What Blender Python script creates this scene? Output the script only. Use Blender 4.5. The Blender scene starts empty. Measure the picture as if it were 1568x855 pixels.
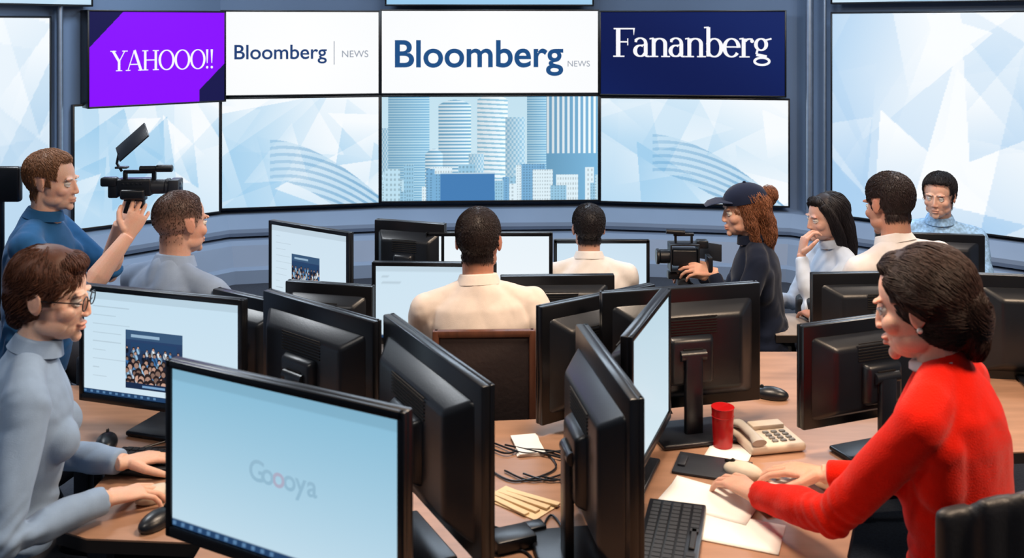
import bpy, bmesh, math, random, time
import numpy as np
from mathutils import Vector, Matrix, noise
from mathutils.bvhtree import BVHTree
random.seed(3)
sc = bpy.context.scene
V = Vector
Z = V((0, 0, 1))
SC2 = bpy.data.scenes.new('work')

def lin(c):
    return tuple(((x/255)/12.92 if x/255 <= .04045 else ((x/255+.055)/1.055)**2.4) for x in c)

# ------------------------------------------------------------------ materials
def mat(name, rgb, rough=.5, metal=0., var=.08, scale=20, bump=0., bscale=60, stretch=(1, 1, 1), emit=0., spec=.5, sheen=0.):
    m = bpy.data.materials.new(name); m.use_nodes = True
    nt = m.node_tree; b = nt.nodes['Principled BSDF']
    c = lin(rgb)
    b.inputs['Roughness'].default_value = rough
    b.inputs['Metallic'].default_value = metal
    b.inputs['Specular IOR Level'].default_value = spec
    if sheen:
        b.inputs['Sheen Weight'].default_value = sheen; b.inputs['Sheen Roughness'].default_value = .4
    tc = nt.nodes.new('ShaderNodeTexCoord')
    mp = nt.nodes.new('ShaderNodeMapping'); mp.inputs['Scale'].default_value = stretch
    nt.links.new(tc.outputs['Object'], mp.inputs['Vector'])
    n = nt.nodes.new('ShaderNodeTexNoise'); n.inputs['Scale'].default_value = scale; n.inputs['Detail'].default_value = 4
    nt.links.new(mp.outputs['Vector'], n.inputs['Vector'])
    r = nt.nodes.new('ShaderNodeValToRGB')
    r.color_ramp.elements[0].position = .3; r.color_ramp.elements[1].position = .7
    r.color_ramp.elements[0].color = tuple(max(0, x*(1-var)) for x in c)+(1,)
    r.color_ramp.elements[1].color = tuple(min(1, x*(1+var)) for x in c)+(1,)
    nt.links.new(n.outputs['Fac'], r.inputs['Fac'])
    nt.links.new(r.outputs['Color'], b.inputs['Base Color'])
    if bump:
        n2 = nt.nodes.new('ShaderNodeTexNoise'); n2.inputs['Scale'].default_value = bscale; n2.inputs['Detail'].default_value = 3
        nt.links.new(mp.outputs['Vector'], n2.inputs['Vector'])
        bp = nt.nodes.new('ShaderNodeBump'); bp.inputs['Strength'].default_value = bump; bp.inputs['Distance'].default_value = .004
        nt.links.new(n2.outputs['Fac'], bp.inputs['Height']); nt.links.new(bp.outputs['Normal'], b.inputs['Normal'])
    if emit:
        b.inputs['Emission Color'].default_value = c+(1,)
        b.inputs['Emission Strength'].default_value = emit
    return m

def emat(name, rgb, st=1.):
    m = bpy.data.materials.new(name); m.use_nodes = True
    nt = m.node_tree; b = nt.nodes['Principled BSDF']
    b.inputs['Base Color'].default_value = (.01, .01, .01, 1); b.inputs['Specular IOR Level'].default_value = 0
    b.inputs['Roughness'].default_value = 1
    b.inputs['Emission Color'].default_value = lin(rgb)+(1,); b.inputs['Emission Strength'].default_value = st
    return m

def attr_mat(name, emit=0., rough=.55, noise_amt=.12, nscale=60, bump=.15, spec=.35, stretch=(1, 1, 1), sss=0.):
    m = bpy.data.materials.new(name); m.use_nodes = True
    nt = m.node_tree; b = nt.nodes['Principled BSDF']
    a = nt.nodes.new('ShaderNodeAttribute'); a.attribute_name = 'Col'
    b.inputs['Roughness'].default_value = rough
    b.inputs['Specular IOR Level'].default_value = spec
    if sss:
        b.inputs['Subsurface Weight'].default_value = sss; b.inputs['Subsurface Radius'].default_value = (1, .4, .25); b.inputs['Subsurface Scale'].default_value = .01
    if emit:
        b.inputs['Base Color'].default_value = (.006, .007, .009, 1)
        nt.links.new(a.outputs['Color'], b.inputs['Emission Color'])
        b.inputs['Emission Strength'].default_value = emit
    else:
        tc = nt.nodes.new('ShaderNodeTexCoord')
        mp = nt.nodes.new('ShaderNodeMapping'); mp.inputs['Scale'].default_value = stretch
        nt.links.new(tc.outputs['Object'], mp.inputs['Vector'])
        n = nt.nodes.new('ShaderNodeTexNoise'); n.inputs['Scale'].default_value = nscale; n.inputs['Detail'].default_value = 4
        nt.links.new(mp.outputs['Vector'], n.inputs['Vector'])
        mr = nt.nodes.new('ShaderNodeMapRange'); mr.inputs['To Min'].default_value = 1-noise_amt; mr.inputs['To Max'].default_value = 1+noise_amt
        nt.links.new(n.outputs['Fac'], mr.inputs['Value'])
        mx = nt.nodes.new('ShaderNodeVectorMath'); mx.operation = 'SCALE'
        nt.links.new(a.outputs['Color'], mx.inputs[0]); nt.links.new(mr.outputs['Result'], mx.inputs['Scale'])
        nt.links.new(mx.outputs['Vector'], b.inputs['Base Color'])
        bp = nt.nodes.new('ShaderNodeBump'); bp.inputs['Strength'].default_value = bump; bp.inputs['Distance'].default_value = .003
        nt.links.new(n.outputs['Fac'], bp.inputs['Height']); nt.links.new(bp.outputs['Normal'], b.inputs['Normal'])
    return m

M_plastic = mat('black_plastic', (20, 24, 31), .34, var=.1, bump=.06, bscale=300)
M_plastic2 = mat('dark_grey_plastic', (38, 42, 50), .45, bump=.1, bscale=300)
M_bezel = mat('bezel_plastic', (12, 13, 17), .3)
M_vent = mat('vent_slots', (4, 4, 5), .8)
M_chrome = mat('brushed_metal', (160, 172, 188), .35, .8)
M_desk = mat('desk_laminate', (162, 124, 100), .36, var=.12, scale=5, stretch=(1, 7, 1), bump=.05, bscale=40)
M_desk2 = mat('desk_laminate_grey', (168, 155, 145), .4, var=.1, scale=5, stretch=(7, 1, 1))
M_deskedge = mat('desk_edge', (34, 29, 28), .5)
M_wall = mat('wall_paint', (112, 132, 160), .6, var=.04, scale=2)
M_wall2 = mat('console_paint', (128, 144, 166), .45, var=.05, scale=2)
M_floor = mat('carpet', (44, 48, 58), .95, var=.25, scale=90, bump=.4, bscale=200)
M_ceil = mat('ceiling_tile', (160, 165, 172), .9, var=.04)
M_wood = mat('chair_wood', (86, 50, 34), .45, var=.3, scale=6, stretch=(8, 8, 1))
M_leather = mat('chair_leather', (24, 25, 30), .5, bump=.2, bscale=120)
M_key = mat('keycaps', (30, 32, 38), .5)
M_paper = mat('paper', (242, 238, 232), .8, var=.02)
M_ink = mat('paper_print', (160, 162, 170), .8)
M_red = mat('red_enamel', (165, 14, 18), .25)
M_beige = mat('beige_plastic', (205, 192, 174), .5)
M_cream = mat('cream_paper', (222, 196, 156), .7)
M_trou = mat('trousers_cloth', (30, 32, 42), .85, bump=.2, bscale=400)
M_shoe = mat('shoe_leather', (22, 18, 17), .4)
M_eye = mat('eye_white', (205, 198, 192), .25, var=.01)
M_iris = mat('iris', (35, 22, 16), .1, var=.01)
M_skinhair = attr_mat('skin_and_hair', rough=.52, noise_amt=.10, nscale=260, bump=.12, spec=.32, sss=.35)
M_screen = attr_mat('screen_image', emit=1.0, rough=.3, spec=.08)
M_tpaper = mat('glass_lens', (15, 22, 40), .05)

def hairmat(name, rgb):
    return mat(name, rgb, .55, var=.55, scale=110, stretch=(3, 3, .6), spec=.3)

# ------------------------------------------------------------------ mesh builder
class B:
    def __init__(s): s.bm = bmesh.new()
    def _merge(s, t, M, mi):
        if M is not None: t.transform(M)
        for f in t.faces: f.material_index = mi
        me = bpy.data.meshes.new('t'); t.to_mesh(me); t.free(); s.bm.from_mesh(me); bpy.data.meshes.remove(me)
    def box(s, c, d, bev=0., seg=2, rot=None, mi=0, taper=None):
        t = bmesh.new(); bmesh.ops.create_cube(t, size=1)
        for v in t.verts:
            v.co = V((v.co.x*d[0], v.co.y*d[1], v.co.z*d[2]))
            if taper and v.co.y > 0: v.co.x *= taper; v.co.z *= taper
        if bev: bmesh.ops.bevel(t, geom=list(t.edges), offset=bev, segments=seg, affect='EDGES', profile=.5)
        M = Matrix.Translation(V(c))
        if rot is not None: M = M @ rot
        s._merge(t, M, mi); return s
    def sph(s, c, r, rot=None, mi=0, u=20, v=14):
        t = bmesh.new(); bmesh.ops.create_uvsphere(t, u_segments=u, v_segments=v, radius=1)
        if not hasattr(r, '__len__'): r = (r, r, r)
        M = Matrix.Translation(V(c))
        if rot is not None: M = M @ rot
        M = M @ Matrix.Diagonal((r[0], r[1], r[2], 1))
        s._merge(t, M, mi); return s
    def loft(s, pts, rad, side=None, seg=16, cap=True, mi=0, balls=False, start=0.):
        pts = [V(p) for p in pts]; n = len(pts)
        if not hasattr(rad, '__len__'): rad = [rad]*n
        rad = [(r if hasattr(r, '__len__') else (r, r)) for r in rad]
        t = bmesh.new(); a = V(side) if side is not None else None
        rings = []
        for i, p in enumerate(pts):
            q0 = pts[max(0, i-1)]; q1 = pts[min(n-1, i+1)]
            tg = (q1-q0)
            if tg.length < 1e-7: tg = Z.copy()
            tg.normalize()
            if a is None: a = tg.orthogonal().normalized()
            aa = a-tg*a.dot(tg)
            if aa.length < 1e-5: aa = tg.orthogonal()
            aa.normalize(); bb = tg.cross(aa)
            if side is None: a = aa
            ring = []
            for k in range(seg):
                an = 2*math.pi*k/seg+start
                ring.append(t.verts.new(p+aa*(rad[i][0]*math.cos(an))+bb*(rad[i][1]*math.sin(an))))
            rings.append(ring)
        for i in range(n-1):
            for k in range(seg):
                t.faces.new((rings[i][k], rings[i][(k+1) % seg], rings[i+1][(k+1) % seg], rings[i+1][k]))
        if cap:
            t.faces.new(list(reversed(rings[0]))); t.faces.new(rings[-1])
        s._merge(t, None, mi)
        if balls:
            for p, r in zip(pts, rad): s.sph(p, min(r[0], r[1])*.995, mi=mi, u=12, v=8)
        return s
    def cyl(s, p0, p1, r, seg=20, mi=0, bev=0):
        p0, p1 = V(p0), V(p1)
        if bev:
            d = (p1-p0).normalized()
            return s.loft([p0, p0+d*bev, p1-d*bev, p1], [r-bev, r, r, r-bev], seg=seg, mi=mi)
        return s.loft([p0, p1], [r, r], seg=seg, mi=mi)
    def torus(s, c, axis, R, r, seg=24, mi=0, sx=1., sy=1., arc=(0, 2*math.pi)):
        axis = V(axis).normalized(); a = axis.orthogonal().normalized() if abs(axis.z) > .9 else axis.cross(Z).normalized()
        b = axis.cross(a)
        n = seg
        pts = [V(c)+a*(R*sx*math.cos(arc[0]+(arc[1]-arc[0])*k/n))+b*(R*sy*math.sin(arc[0]+(arc[1]-arc[0])*k/n)) for k in range(n+1)]
        return s.loft(pts, r, seg=8, mi=mi)
    def obj(s, name, mats, root=None, world=False, smooth=True, angle=40):
        bmesh.ops.recalc_face_normals(s.bm, faces=s.bm.faces)
        me = bpy.data.meshes.new(name); s.bm.to_mesh(me); s.bm.free()
        return mobj(name, me, mats, root, world, smooth, angle)

def mobj(name, me, mats, root=None, world=False, smooth=True, angle=40):
    if not isinstance(mats, (list, tuple)): mats = [mats]
    me.materials.clear()
    for m in mats: me.materials.append(m)
    if smooth:
        me.polygons.foreach_set('use_smooth', [True]*len(me.polygons))
        if angle < 180:
            try: me.set_sharp_from_angle(angle=math.radians(angle))
            except Exception: pass
    ob = bpy.data.objects.new(name, me); sc.collection.objects.link(ob)
    if root is not None:
        if world: me.transform(Matrix.Translation(-V(root.location)))
        ob.parent = root
    return ob

def root(name, loc=(0, 0, 0), yaw=0., scale=1.):
    e = bpy.data.objects.new(name, None); e.location = loc; e.rotation_euler = (0, 0, yaw); e.empty_display_size = .1; e.scale = (scale,)*3
    sc.collection.objects.link(e); return e

def remesh(b, vox, sm=6, fac=.5):
    me = bpy.data.meshes.new('rm'); b.bm.to_mesh(me); b.bm.free()
    ob = bpy.data.objects.new('rm', me); SC2.collection.objects.link(ob)
    m = ob.modifiers.new('r', 'REMESH'); m.mode = 'VOXEL'; m.voxel_size = vox
    if sm:
        m2 = ob.modifiers.new('s', 'SMOOTH'); m2.factor = fac; m2.iterations = sm
    vl = SC2.view_layers[0]; vl.update(); dg = vl.depsgraph
    out = bpy.data.meshes.new_from_object(ob.evaluated_get(dg))
    bpy.data.objects.remove(ob); bpy.data.meshes.remove(me)
    return out

def setcol(me, cols):
    a = me.color_attributes.new('Col', 'FLOAT_COLOR', 'POINT')
    arr = np.ones((len(me.vertices), 4), dtype=np.float32); arr[:, :3] = cols
    a.data.foreach_set('color', arr.ravel())
def getco(me):
    n = len(me.vertices); co = np.empty(n*3); me.vertices.foreach_get('co', co); return co.reshape(-1, 3)

def L(rgb):
    c = np.array(rgb, dtype=float)/255
    return np.where(c <= .04045, c/12.92, ((c+.055)/1.055)**2.4)

def fastmesh(name, P, F):
    me = bpy.data.meshes.new(name); k = F.shape[1]
    me.vertices.add(len(P)); me.vertices.foreach_set('co', np.asarray(P, dtype=np.float32).ravel())
    me.loops.add(F.size); me.loops.foreach_set('vertex_index', F.astype(np.int32).ravel())
    me.polygons.add(len(F)); me.polygons.foreach_set('loop_start', np.arange(0, F.size, k, dtype=np.int32))
    try: me.polygons.foreach_set('loop_total', np.full(len(F), k, dtype=np.int32))
    except Exception: pass
    me.update(calc_edges=True); me.validate()
    return me

# ------------------------------------------------------------------ screens
def screen_grid(name, w, h, nx, ny, fn, rt, M):
    xs = np.linspace(0, 1, nx); ys = np.linspace(0, 1, ny)
    U, Vv = np.meshgrid(xs, ys)
    P = np.stack([(U-.5)*w, (Vv-.5)*h, np.zeros_like(U)], -1).reshape(-1, 3)
    idx = np.arange(nx*ny).reshape(ny, nx)
    F = np.stack([idx[:-1, :-1], idx[:-1, 1:], idx[1:, 1:], idx[1:, :-1]], -1).reshape(-1, 4)
    me = fastmesh(name, P, F)
    rgb = fn(U.ravel(), Vv.ravel())
    setcol(me, L(np.clip(rgb, 0, 255)))
    me.transform(M)
    return mobj(name, me, M_screen, rt, smooth=False)

def facets(seed, c0=(164, 208, 238), c1=(248, 252, 255), n=16, arc=None):
    def fn(u, v):
        rs = np.random.RandomState(seed)
        t = .64+.35*(u-.5)*rs.choice([-1, 1])+.4*(v-.5)
        for k in range(n):
            c = rs.rand(2)*1.2-.1; an = rs.rand()*6.28; sz = .2+rs.rand()*.45
            ang = np.array([0, 1.7+rs.rand()*.8, 3.6+rs.rand()*1.2])+an
            T = np.stack([c[0]+np.cos(ang)*sz*.8, c[1]+np.sin(ang)*sz*1.1], 1)
            ins = np.ones_like(u, bool)
            for i in range(3):
                a, b = T[i], T[(i+1) % 3]
                ins &= ((b[0]-a[0])*(v-a[1])-(b[1]-a[1])*(u-a[0])) > 0
            g = (u-c[0])*np.cos(an)+(v-c[1])*np.sin(an)
            amt = rs.choice([-1, 1])*(.14+.26*rs.rand())
            t = np.where(ins, t+amt*(.6+g/sz), t)
        t = np.clip(t, 0, 1)[:, None]
        col = np.array(c0)*(1-t)+np.array(c1)*t
        if arc:
            x0, w, hh = arc
            s = (u-x0)/w
            top = hh*(1-np.clip(s, 0, 1)**1.7)
            m = (s > 0) & (s < 1) & (v < top) & (v > top-.36-.1*s)
            st = (np.sin((top-v)*95+s*20) > .2)
            cc = np.where(st[:, None], np.array((96, 156, 200)), np.array((180, 214, 236)))
            fade = (m*np.clip(.35+.6*s, 0, 1)*.85)[:, None]
            col = col*(1-fade)+cc*fade
        return col
    return fn

def city(u, v):
    rs = np.random.RandomState(5)
    t = (.5+.5*v)[:, None]
    col = np.array((196, 226, 240))*t+np.array((218, 238, 246))*(1-t)
    bl = [(0, .06, .7, 0), (.03, .22, 1.02, 1), (.26, .41, .97, 2), (.44, .58, 1.02, 3), (.57, .66, .8, 0), (.67, .76, 1.02, 1), (.76, 1., 1.02, 4), (.2, .28, .5, 2), (.4, .47, .45, 0)]
    for (a, b, tp, kind) in bl:
        cur = tp-.05*(((u-(a+b)/2)/((b-a)/2))**2) if kind in (2, 3) else tp
        m = (u > a) & (u < b) & (v < cur)
        s = (u-a)/(b-a)
        if kind == 1: c = np.where((np.sin(v*260) > .1)[:, None], np.array((120, 174, 208)), np.array((176, 214, 232)))
        elif kind == 2: c = np.where((np.sin(v*190) > 0)[:, None], np.array((120, 174, 206)), np.array((222, 240, 248)))
        elif kind == 3: c = np.where((np.sin(v*150+s*2) > .3)[:, None], np.array((150, 198, 222)), np.array((234, 246, 252)))
        elif kind == 4: c = np.where(((np.sin(s*62) > .2) & (v > .45))[:, None], np.array((234, 246, 252)), np.array((118, 174, 210)))
        else: c = np.where((np.sin(v*120)*np.sin(s*30) > 0)[:, None], np.array((150, 196, 222)), np.array((196, 224, 238)))
        c = c*(.9+.16*s)[:, None]
        col = np.where(m[:, None], c, col)
    for k in range(34):
        a = rs.rand()*1.05-.05; w = .03+rs.rand()*.09; tp = .08+.28*rs.rand()
        m = (u > a) & (u < a+w) & (v < tp)
        base = np.array([(218, 236, 244), (150, 196, 222), (186, 220, 236), (120, 172, 210)][k % 4])
        f1 = 260+rs.rand()*300; f2 = 120+rs.rand()*160
        c = np.where(((np.sin(u*f1) > .1) & (np.sin(v*f2) > 0))[:, None], base*.84, base*1.02)
        col = np.where(m[:, None], c, col)
    m = (u > .27) & (u < .52) & (v < .27)
    col = np.where(m[:, None], np.array((70, 126, 182)), col)
    m = (u > .27) & (u < .52) & (v > .255) & (v < .27)
    col = np.where(m[:, None], np.array((190, 215, 230)), col)
    return col

def plain(c0, c1=None):
    c1 = c1 or c0
    def fn(u, v):
        t = np.clip(.5+.7*(v-.5)+.2*(u-.5), 0, 1)[:, None]
        return np.array(c1)*t+np.array(c0)*(1-t)
    return fn

def whitep(u, v):
    d = np.clip(np.abs(u-.5)*1.2+np.abs(v-.45)*.5, 0, 1)[:, None]
    return np.array((255, 255, 255))*(1-d*.12)+np.array((205, 225, 240))*d*.12

def purple(u, v):
    m = ((u+.0 < (v-.62)*.62) & (v > .62)) | ((u > .80) & ((1-u)*1.45 < (.42-v)))
    return np.where(m[:, None], np.array((20, 16, 74)), np.array((138, 0, 255)))
def navy(u, v):
    t = (.5+.5*np.sin(u*3+v*2))[:, None]
    return np.array((4, 20, 78))*t+np.array((10, 32, 96))*(1-t)

def page(photo=True, tone=(196, 220, 236), seed=1, lines=9):
    def fn(u, v):
        rs = np.random.RandomState(seed)
        t = (.25+.75*v)[:, None]
        col = np.array(tone)*t+np.array((214, 232, 243))*(1-t)
        hd = (v > .93); col = np.where(hd[:, None], col*.93, col)
        for k in range(lines):
            y = .86-.085*k
            w = .1+.5*rs.rand()
            m = (np.abs(v-y) < .004) & (u > .06) & (u < .06+w*.42)
            col = np.where(m[:, None], col*.9, col)
        if photo:
            x0, x1, y0, y1 = .28, .65, .10, .66
            m = (u > x0) & (u < x1) & (v > y0) & (v < y1)
            a = (u-x0)/(x1-x0); b = (v-y0)/(y1-y0)
            c = np.array((30, 48, 76))[None, :]*(.7+.8*b)[:, None]
            c = np.where((b > .84)[:, None], np.array((56, 86, 120)), c)
            c = np.where(((b > .66) & (b < .80) & (a > .1) & (a < .9))[:, None], np.array((36, 66, 104)), c)
            pal = [(150, 190, 222), (60, 110, 165), (228, 236, 244), (26, 34, 54), (190, 205, 220), (90, 140, 190), (20, 30, 50)]
            for row in range(7):
                for k in range(9):
                    cx = (k+.5*(row % 2)+rs.rand()*.5)/9; cy = .66-row*.10+rs.rand()*.05; r = (.020+.0075*row)*(.8+.4*rs.rand())
                    sk = np.array((196, 156, 138))*(.6+.45*rs.rand())
                    bd = (((a-cx)/(r*1.7))**2+((b-(cy-r*3.2))/(r*2.8))**2) < 1
                    pc = np.array(pal[rs.randint(7)])
                    c = np.where(bd[:, None], pc[None, :]*(.75+.5*np.sin(a*90+b*40))[:, None]*.5+pc*.45, c)
                    hh = (((a-cx)/r)**2+((b-cy-r*.25)/(r*1.25))**2) < 1
                    c = np.where(hh[:, None], np.array((40, 30, 30)), c)
                    h2 = (((a-cx)/(r*.75))**2+((b-cy+r*.25)/(r*.95))**2) < 1
                    c = np.where(h2[:, None], sk, c)
            bn = (b > .88) & (a > .1) & (a < .6) & (b < .93)
            c = np.where(bn[:, None], np.array((150, 180, 205)), c)
            bn = (b < .10); c = np.where(bn[:, None], np.array((26, 44, 74)), c)
            bn = (b < .07) & (b > .03) & (a > .3) & (a < .7); c = np.where(bn[:, None], np.array((120, 160, 200)), c)
            col = np.where(m[:, None], c, col)
        tb = v < .045
        ic = (np.sin(u*150) > .3) & (v > .012) & (v < .034)
        col = np.where(tb[:, None], np.array((36, 66, 104)), col)
        col = np.where((ic & (u < .5))[:, None], np.array((90, 130, 170)), col)
        return col
    return fn

# ------------------------------------------------------------------ room shell
WZ0, WZM, WZ1 = .51, 1.395, 2.078
pA, pB, pC, pD, pE = V((-3.127, 6.96)), V((-2.283, 7.66)), V((-1.067, 7.92)), V((.715, 8.0)), V((2.204, 7.76))
line = [V((-4.2, -1.6)), V((-4.1, 5.0)), V((-3.24, 6.9)), V((-2.33, 7.82)), V((-1.07, 8.09)), V((.73, 8.17)), V((2.3, 7.9)), V((2.62, 7.62)), V((4.4, 6.1)), V((4.4, -1.6))]
names = ['wall_left', 'wall_left_angled', 'wall_front_1', 'wall_front_2', 'wall_front_3', 'wall_front_4', 'wall_front_5', 'wall_right_angled', 'wall_right']
def quadwall(name, a, b, z0, z1, m, th=.12):
    bb = B(); d = (b-a); l = d.length; n = V((d.y, -d.x)).normalized()
    c = (a+b)/2-n*th/2
    bb.box((c.x, c.y, (z0+z1)/2), (l, th, z1-z0), rot=Matrix.Rotation(math.atan2(d.y, d.x), 4, 'Z'))
    return bb.obj(name, m)
for i, nm in enumerate(names): quadwall(nm, line[i], line[i+1], 0, 3.0, M_wall)
quadwall('wall_back', V((4.4, -1.6)), V((-4.2, -1.6)), 0, 3.0, M_wall)
b = B(); b.box((.1, 3.3, -.03), (9, 10.2, .06)); b.obj('floor', M_floor)
b = B(); b.box((.1, 3.3, 3.03), (9, 10.2, .06)); b.obj('ceiling', M_ceil)

def strip(name, pts, prof, mats):
    bm = bmesh.new(); rows = []
    for i, p in enumerate(pts):
        if i == 0: t = pts[1]-pts[0]
        elif i == len(pts)-1: t = pts[-1]-pts[-2]
        else: t = (pts[i]-pts[i-1]).normalized()+(pts[i+1]-pts[i]).normalized()
        t.normalize(); n = V((t.y, -t.x))
        rows.append([bm.verts.new((p.x+n.x*o, p.y+n.y*o, z)) for o, z in prof])
    k = len(prof)
    for i in range(len(rows)-1):
        for j in range(k): bm.faces.new((rows[i][j], rows[i][(j+1) % k], rows[i+1][(j+1) % k], rows[i+1][j]))
    bm.faces.new(rows[0]); bm.faces.new(list(reversed(rows[-1])))
    bmesh.ops.recalc_face_normals(bm, faces=bm.faces)
    me = bpy.data.meshes.new(name); bm.to_mesh(me); bm.free()
    return mobj(name, me, mats, smooth=False)
WL = line[1:9]
strip('trim_1', WL, [(0, 0), (.50, 0), (.50, .1), (.46, .12), (.40, .27), (.36, .30), (.0, .30)], M_wall2)
strip('trim_2', WL, [(0, .32), (.30, .32), (.32, .35), (.32, .38), (.2, .47), (0, .47)], M_wall2)
strip('trim_3', WL, [(0, 2.3), (.1, 2.3), (.12, 2.34), (.12, 2.4), (0, 2.42)], M_wall2)

def mpanel(M, w, h, T=.05):
    b = B()
    b.box((0, 0, -T/2), (w, h, T), .006)
    bz = .014
    for sx in (-1, 1): b.box((sx*(w/2-bz/2), 0, .003), (bz, h, .012), .003)
    for sy in (-1, 1): b.box((0, sy*(h/2-bz/2), .003), (w-.002, bz, .012), .003)
    return b

def video_panel(name, a, bpt, z0, z1, fn, nx=120, ny=60, out=0., T=.06, backname='housing'):
    d = bpt-a; w = d.length; dx = d.normalized(); n = V((dx.y, -dx.x))
    c = (a+bpt)/2+n*out
    rt = root(name, (c.x, c.y, (z0+z1)/2))
    M = Matrix(((dx.x, 0, n.x, 0), (dx.y, 0, n.y, 0), (0, 1, 0, 0), (0, 0, 0, 1)))
    h = z1-z0
    b = mpanel(M, w, h, T); b.bm.transform(M); b.obj(backname, M_bezel, rt)
    screen_grid('picture', w-.026, h-.026, nx, ny, fn, rt, M @ Matrix.Translation((0, 0, .0035)))
    return rt, M, w, h

video_panel('wall_display', pA, pB, WZ0-.02, WZM-.004, facets(11), 200, 140)
video_panel('wall_display', pB, pC, WZ0, WZM-.004, facets(12, arc=(.3, .75, .62)), 260, 180)
video_panel('wall_display', pC, pD, WZ0+.01, WZM-.004, city, 460, 260)
video_panel('wall_display', pD, pE, WZ0, WZM-.02, facets(14, arc=(.28, .7, .66)), 280, 190)
R1 = video_panel('wall_display', pA+V((.06, .03)), pB, WZM-.03, WZ1-.01, purple, 300, 200, out=.10, T=.16)
R2 = video_panel('wall_display', pB, pC, WZM, WZ1, whitep, 40, 30)
R3 = video_panel('wall_display', pC, pD, WZM, WZ1+.01, whitep, 40, 30)
R4 = video_panel('wall_display', pD, pE-V((.03, 0)), WZM-.01, WZ1, navy, 40, 30, out=.02)
video_panel('wall_display', V((-3.9, 5.42)), V((-3.2, 6.79)), .30, 2.02, facets(21, (190, 218, 240), (246, 251, 255)), 160, 120)
video_panel('wall_display', V((2.46, 7.55)), V((4.15, 6.13)), .49, 2.06, facets(22, (172, 208, 240), (250, 253, 255), 22), 260, 200)
video_panel('wall_display', V((-3.95, 5.5)), V((-3.0, 7.0)), 2.09, 2.8, facets(31), 60, 40)
video_panel('wall_display', V((-1.03, 7.93)), V((.67, 8.01)), 2.115, 2.8, plain((150, 200, 235), (190, 220, 245)), 40, 30)
video_panel('wall_display', V((2.46, 7.55)), V((4.15, 6.13)), 2.12, 2.8, facets(33), 60, 40)

def post(x, y, r=.03, z0=0., z1=3.0):
    b = B(); b.loft([(x, y, z0), (x, y, z1)], [r, r], seg=16); b.obj('wall_post', M_chrome)
post(2.33, 7.66, .03); post(2.43, 7.6, .012); post(-3.17, 6.86, .022)

# ------------------------------------------------------------------ lettering on displays
def arcpts(cx, cy, rx, ry, a0, a1, n=28):
    return [(cx+rx*math.cos(math.radians(a0+(a1-a0)*k/n)), cy+ry*math.sin(math.radians(a0+(a1-a0)*k/n))) for k in range(n+1)]
TH, TN = .095, .036
def arcs(cx, cy, rx, ry, a0, a1, th=TH, tn=TN, n=28):
    P = arcpts(cx, cy, rx, ry, a0, a1, n)
    W = [tn+(th-tn)*abs(math.cos(math.radians(a0+(a1-a0)*k/n)))**1.5 for k in range(n+1)]
    return (P, W)
def st(x0, y0, x1, y1, w): return ([(x0, y0), (x1, y1)], [w, w])
def sf(x0, x1, y): return st(x0, y, x1, y, .032)
G = {
 'Y': (.66, [st(.10, .69, .33, .33, .095), st(.55, .69, .34, .33, TN), st(.33, .36, .33, 0, TH), sf(0, .22, .685), sf(.45, .66, .685), sf(.21, .45, .015)]),
 'A': (.68, [st(.07, 0, .32, .7, TN), st(.33, .71, .59, 0, .1), st(.14, .22, .5, .22, TN), sf(-.01, .17, .015), sf(.47, .69, .015)]),
 'H': (.72, [st(.14, 0, .14, .7, TH), st(.56, 0, .56, .7, TH), st(.14, .36, .56, .36, TN), sf(.02, .26, .015), sf(.44, .68, .015), sf(.02, .26, .685), sf(.44, .68, .685)]),
 'O': (.72, [arcs(.35, .35, .28, .345, 0, 360)]),
 '!': (.22, [([(.1, .2), (.1, .7)], [.03, .1]), arcs(.1, .05, .025, .025, 0, 360, .05, .05, 12)]),
 'F': (.58, [st(.15, 0, .15, .7, .105), st(.04, .684, .54, .684, .034), ([(.53, .70), (.525, .53)], [.045, .01]), st(.15, .365, .38, .365, .034), st(.38, .45, .38, .28, .025), sf(.03, .3, .015)]),
 'a': (.47, [arcs(.2, .15, .125, .13, 60, 330), st(.2, .275, .34, .30, .034), st(.33, .06, .33, .33, .09), arcs(.2, .33, .13, .125, 0, 150, .08), arcs(.385, .07, .055, .055, 180, 300, .08), st(.09, .36, .1, .4, .06)]),
 'n': (.55, [st(.13, 0, .13, .45, .09), arcs(.27, .32, .135, .125, 0, 160, .09), st(.405, 0, .405, .32, .09), sf(.03, .24, .015), sf(.31, .52, .015), st(.03, .44, .13, .455, .034)]),
 'b': (.52, [st(.12, .02, .12, .72, .09), arcs(.26, .23, .165, .215, -160, 160, .095), st(.02, .71, .13, .72, .034)]),
 'e': (.46, [arcs(.23, .23, .165, .215, 0, 325, .095), st(.09, .25, .43, .25, .034)]),
 'r': (.4, [st(.13, 0, .13, .45, .09), arcs(.27, .33, .12, .11, 60, 150, .08), arcs(.325, .39, .02, .02, 0, 360, .05, .05, 10), sf(.03, .27, .015), st(.03, .44, .13, .455, .034)]),
 'g': (.5, [arcs(.2, .31, .12, .135, 0, 360, .085), arcs(.22, -.09, .17, .085, 0, 360, .06, .05), st(.12, .19, .09, .08, .05), st(.09, .07, .33, .02, .07), st(.3, .41, .44, .45, .04)]),
}
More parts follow.
